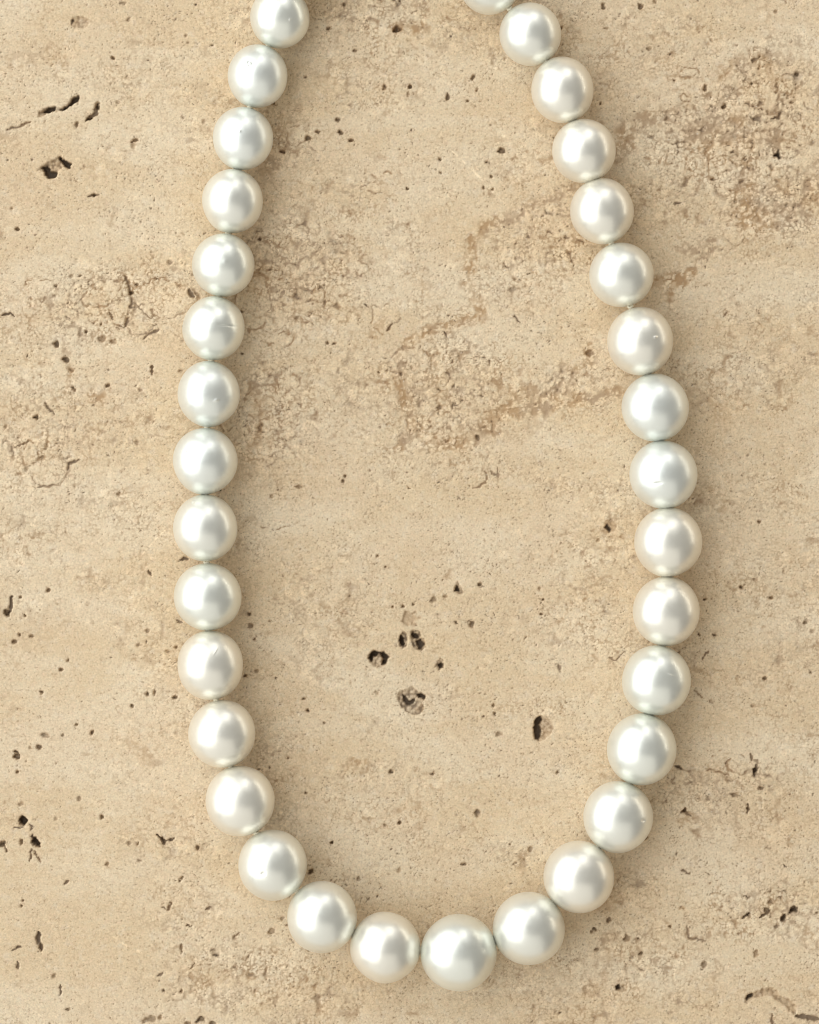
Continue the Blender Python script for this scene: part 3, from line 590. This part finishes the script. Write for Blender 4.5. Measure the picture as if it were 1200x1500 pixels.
ths = np.concatenate([np.linspace(0, .40, 30)[1:], np.linspace(.40, math.pi, 58)[1:-1]])
NS = 72
phs = np.arange(NS) * 2 * math.pi / NS
rg = np.random.RandomState(5)
centres = []
tree = []
for i, (px, py, rx, ry) in enumerate(PE):
    f = 1 - (rx * S) / CAM_H
    a, b = rx * f * 1.014, ry * f * 1.014
    c = (rx + ry) * .5 * f * .985
    zc = (c + .4) * S
    x, y = world_xy(px, py, zc)
    centres.append(Vector((x, y, zc)))
    mk = MARKS.get(i, [])
    if mk:
        ux, uy = (mk[0][0] - px) / rx, -(mk[0][1] - py) / ry
        pole = Vector((ux, uy, math.sqrt(max(.05, 1 - ux * ux - uy * uy)))).normalized()
    else:
        pole = Vector((rg.uniform(-.2, .2), rg.uniform(-.2, .2), 1)).normalized()
    t1 = pole.orthogonal().normalized() if abs(pole.x) > .99 else (Vector((1, 0, 0)) - pole * pole.x).normalized()
    t2 = pole.cross(t1)
    P0, T1, T2 = np.array(pole), np.array(t1), np.array(t2)
    st, ct = np.sin(ths)[:, None, None], np.cos(ths)[:, None, None]
    D = P0 * ct + (T1 * np.cos(phs)[None, :, None] + T2 * np.sin(phs)[None, :, None]) * st
    D = np.concatenate([[P0], D.reshape(-1, 3), [-P0]])
    q = D * np.array([a, b, c])
    disp = np.zeros(len(D))
    for _ in range(5):                       # nearly, not perfectly round
        k = rg.normal(size=3) * 2.2; disp += .22 * np.sin(D @ k + rg.uniform(0, 6.28))
    for (mx, my, s1, s2, an, hgt, kind) in mk:
        ca, sa = math.cos(math.radians(an)), math.sin(math.radians(an))
        dx, dy = q[:, 0] - (mx - px), q[:, 1] + (my - py)
        u = (dx * ca + dy * sa) / s1; v = (-dx * sa + dy * ca) / s2
        r = np.sqrt(u * u + v * v); up = q[:, 2] > 0
        hgt *= 1.5
        if kind == 'ring': disp += up * hgt * (np.exp(-((r - .75) / .35) ** 2) - .0)
        else: disp += up * hgt * np.exp(-r * r)
    q = q + D * disp[:, None]
    # drill dimples where the silk enters
    fs = []
    nr = len(ths)
    for s in range(NS):
        s2 = (s + 1) % NS
        fs.append((0, 1 + s, 1 + s2))
        for r in range(nr - 1):
            o = 1 + r * NS
            fs.append((o + s, o + NS + s, o + NS + s2, o + s2))
        o = 1 + (nr - 1) * NS
        fs.append((o + s, len(D) - 1, o + s2))
    m = bpy.data.meshes.new("pearl")
    m.from_pydata([tuple(v) for v in (q * S)], [], fs)
    m.polygons.foreach_set("use_smooth", [True] * len(m.polygons))
    m.materials.append(PM[MAT[i]])
    o = bpy.data.objects.new("pearl", m)
    scene.collection.objects.link(o)
    o.location = centres[-1]
    o.parent = neck
    tree.append((o, a * S, b * S))

def tube(pts, radii, seg=10):
    vs, fs = [], []
    n = len(pts)
    for k in range(n):
        d = (pts[min(k + 1, n - 1)] - pts[max(k - 1, 0)]).normalized()
        s = d.cross(Vector((0, 0, 1))).normalized(); u = s.cross(d)
        for j in range(seg):
            a = 2 * math.pi * j / seg
            vs.append(pts[k] + (s * math.cos(a) + u * math.sin(a)) * radii[k])
        if k:
            for j in range(seg):
                j2 = (j + 1) % seg
                fs.append(((k - 1) * seg + j, (k - 1) * seg + j2, k * seg + j2, k * seg + j))
    fs.append(tuple(range(seg))[::-1]); fs.append(tuple((n - 1) * seg + j for j in range(seg)))
    return vs, fs

N = len(centres)
# the silk cord runs through every pearl
pts = centres + [centres[0]]
vs, fs = tube(pts, [1.6 * S] * len(pts), 8)
m = bpy.data.meshes.new("cord"); m.from_pydata(vs, [], fs); m.materials.append(SILK)
cord = bpy.data.objects.new("cord", m); scene.collection.objects.link(cord); cord.parent = neck
# a knot between each two pearls: a small lumpy turn of silk
kv, kf = [], []
ks, kr = 20, 10
for r in range(ks):
    a = 2 * math.pi * r / ks
    for s in range(kr):
        b = 2 * math.pi * s / kr
        w = 1 + .18 * math.sin(3 * a + b) + .12 * math.sin(7 * a - 2 * b)
        R = 2.6 + 2.1 * w * math.cos(b)
        kv.append((R * math.cos(a) * S, R * math.sin(a) * S, (1.9 * w * math.sin(b) + .7 * math.sin(a * 2)) * S))
        kf.append((r * kr + s, ((r + 1) % ks) * kr + s, ((r + 1) % ks) * kr + (s + 1) % kr, r * kr + (s + 1) % kr))
km = bpy.data.meshes.new("knot"); km.from_pydata(kv, [], kf); km.materials.append(SILK)
km.polygons.foreach_set("use_smooth", [True] * len(km.polygons))
for i in range(N):
    A, B = centres[i], centres[(i + 1) % N]
    d = (B - A); L = d.length; dn = d.normalized()
    ra = 1 / math.sqrt((dn.x / tree[i][1]) ** 2 + (dn.y / tree[i][2]) ** 2)
    rb = 1 / math.sqrt((dn.x / tree[(i + 1) % N][1]) ** 2 + (dn.y / tree[(i + 1) % N][2]) ** 2)
    o = bpy.data.objects.new("knot", km)
    scene.collection.objects.link(o)
    o.location = A + dn * (ra + (L - ra - rb) * .5)
    o.rotation_euler = dn.to_track_quat('Z', 'Y').to_euler()
    o.rotation_euler.rotate_axis('Z', i * 1.3)
    o.parent = neck
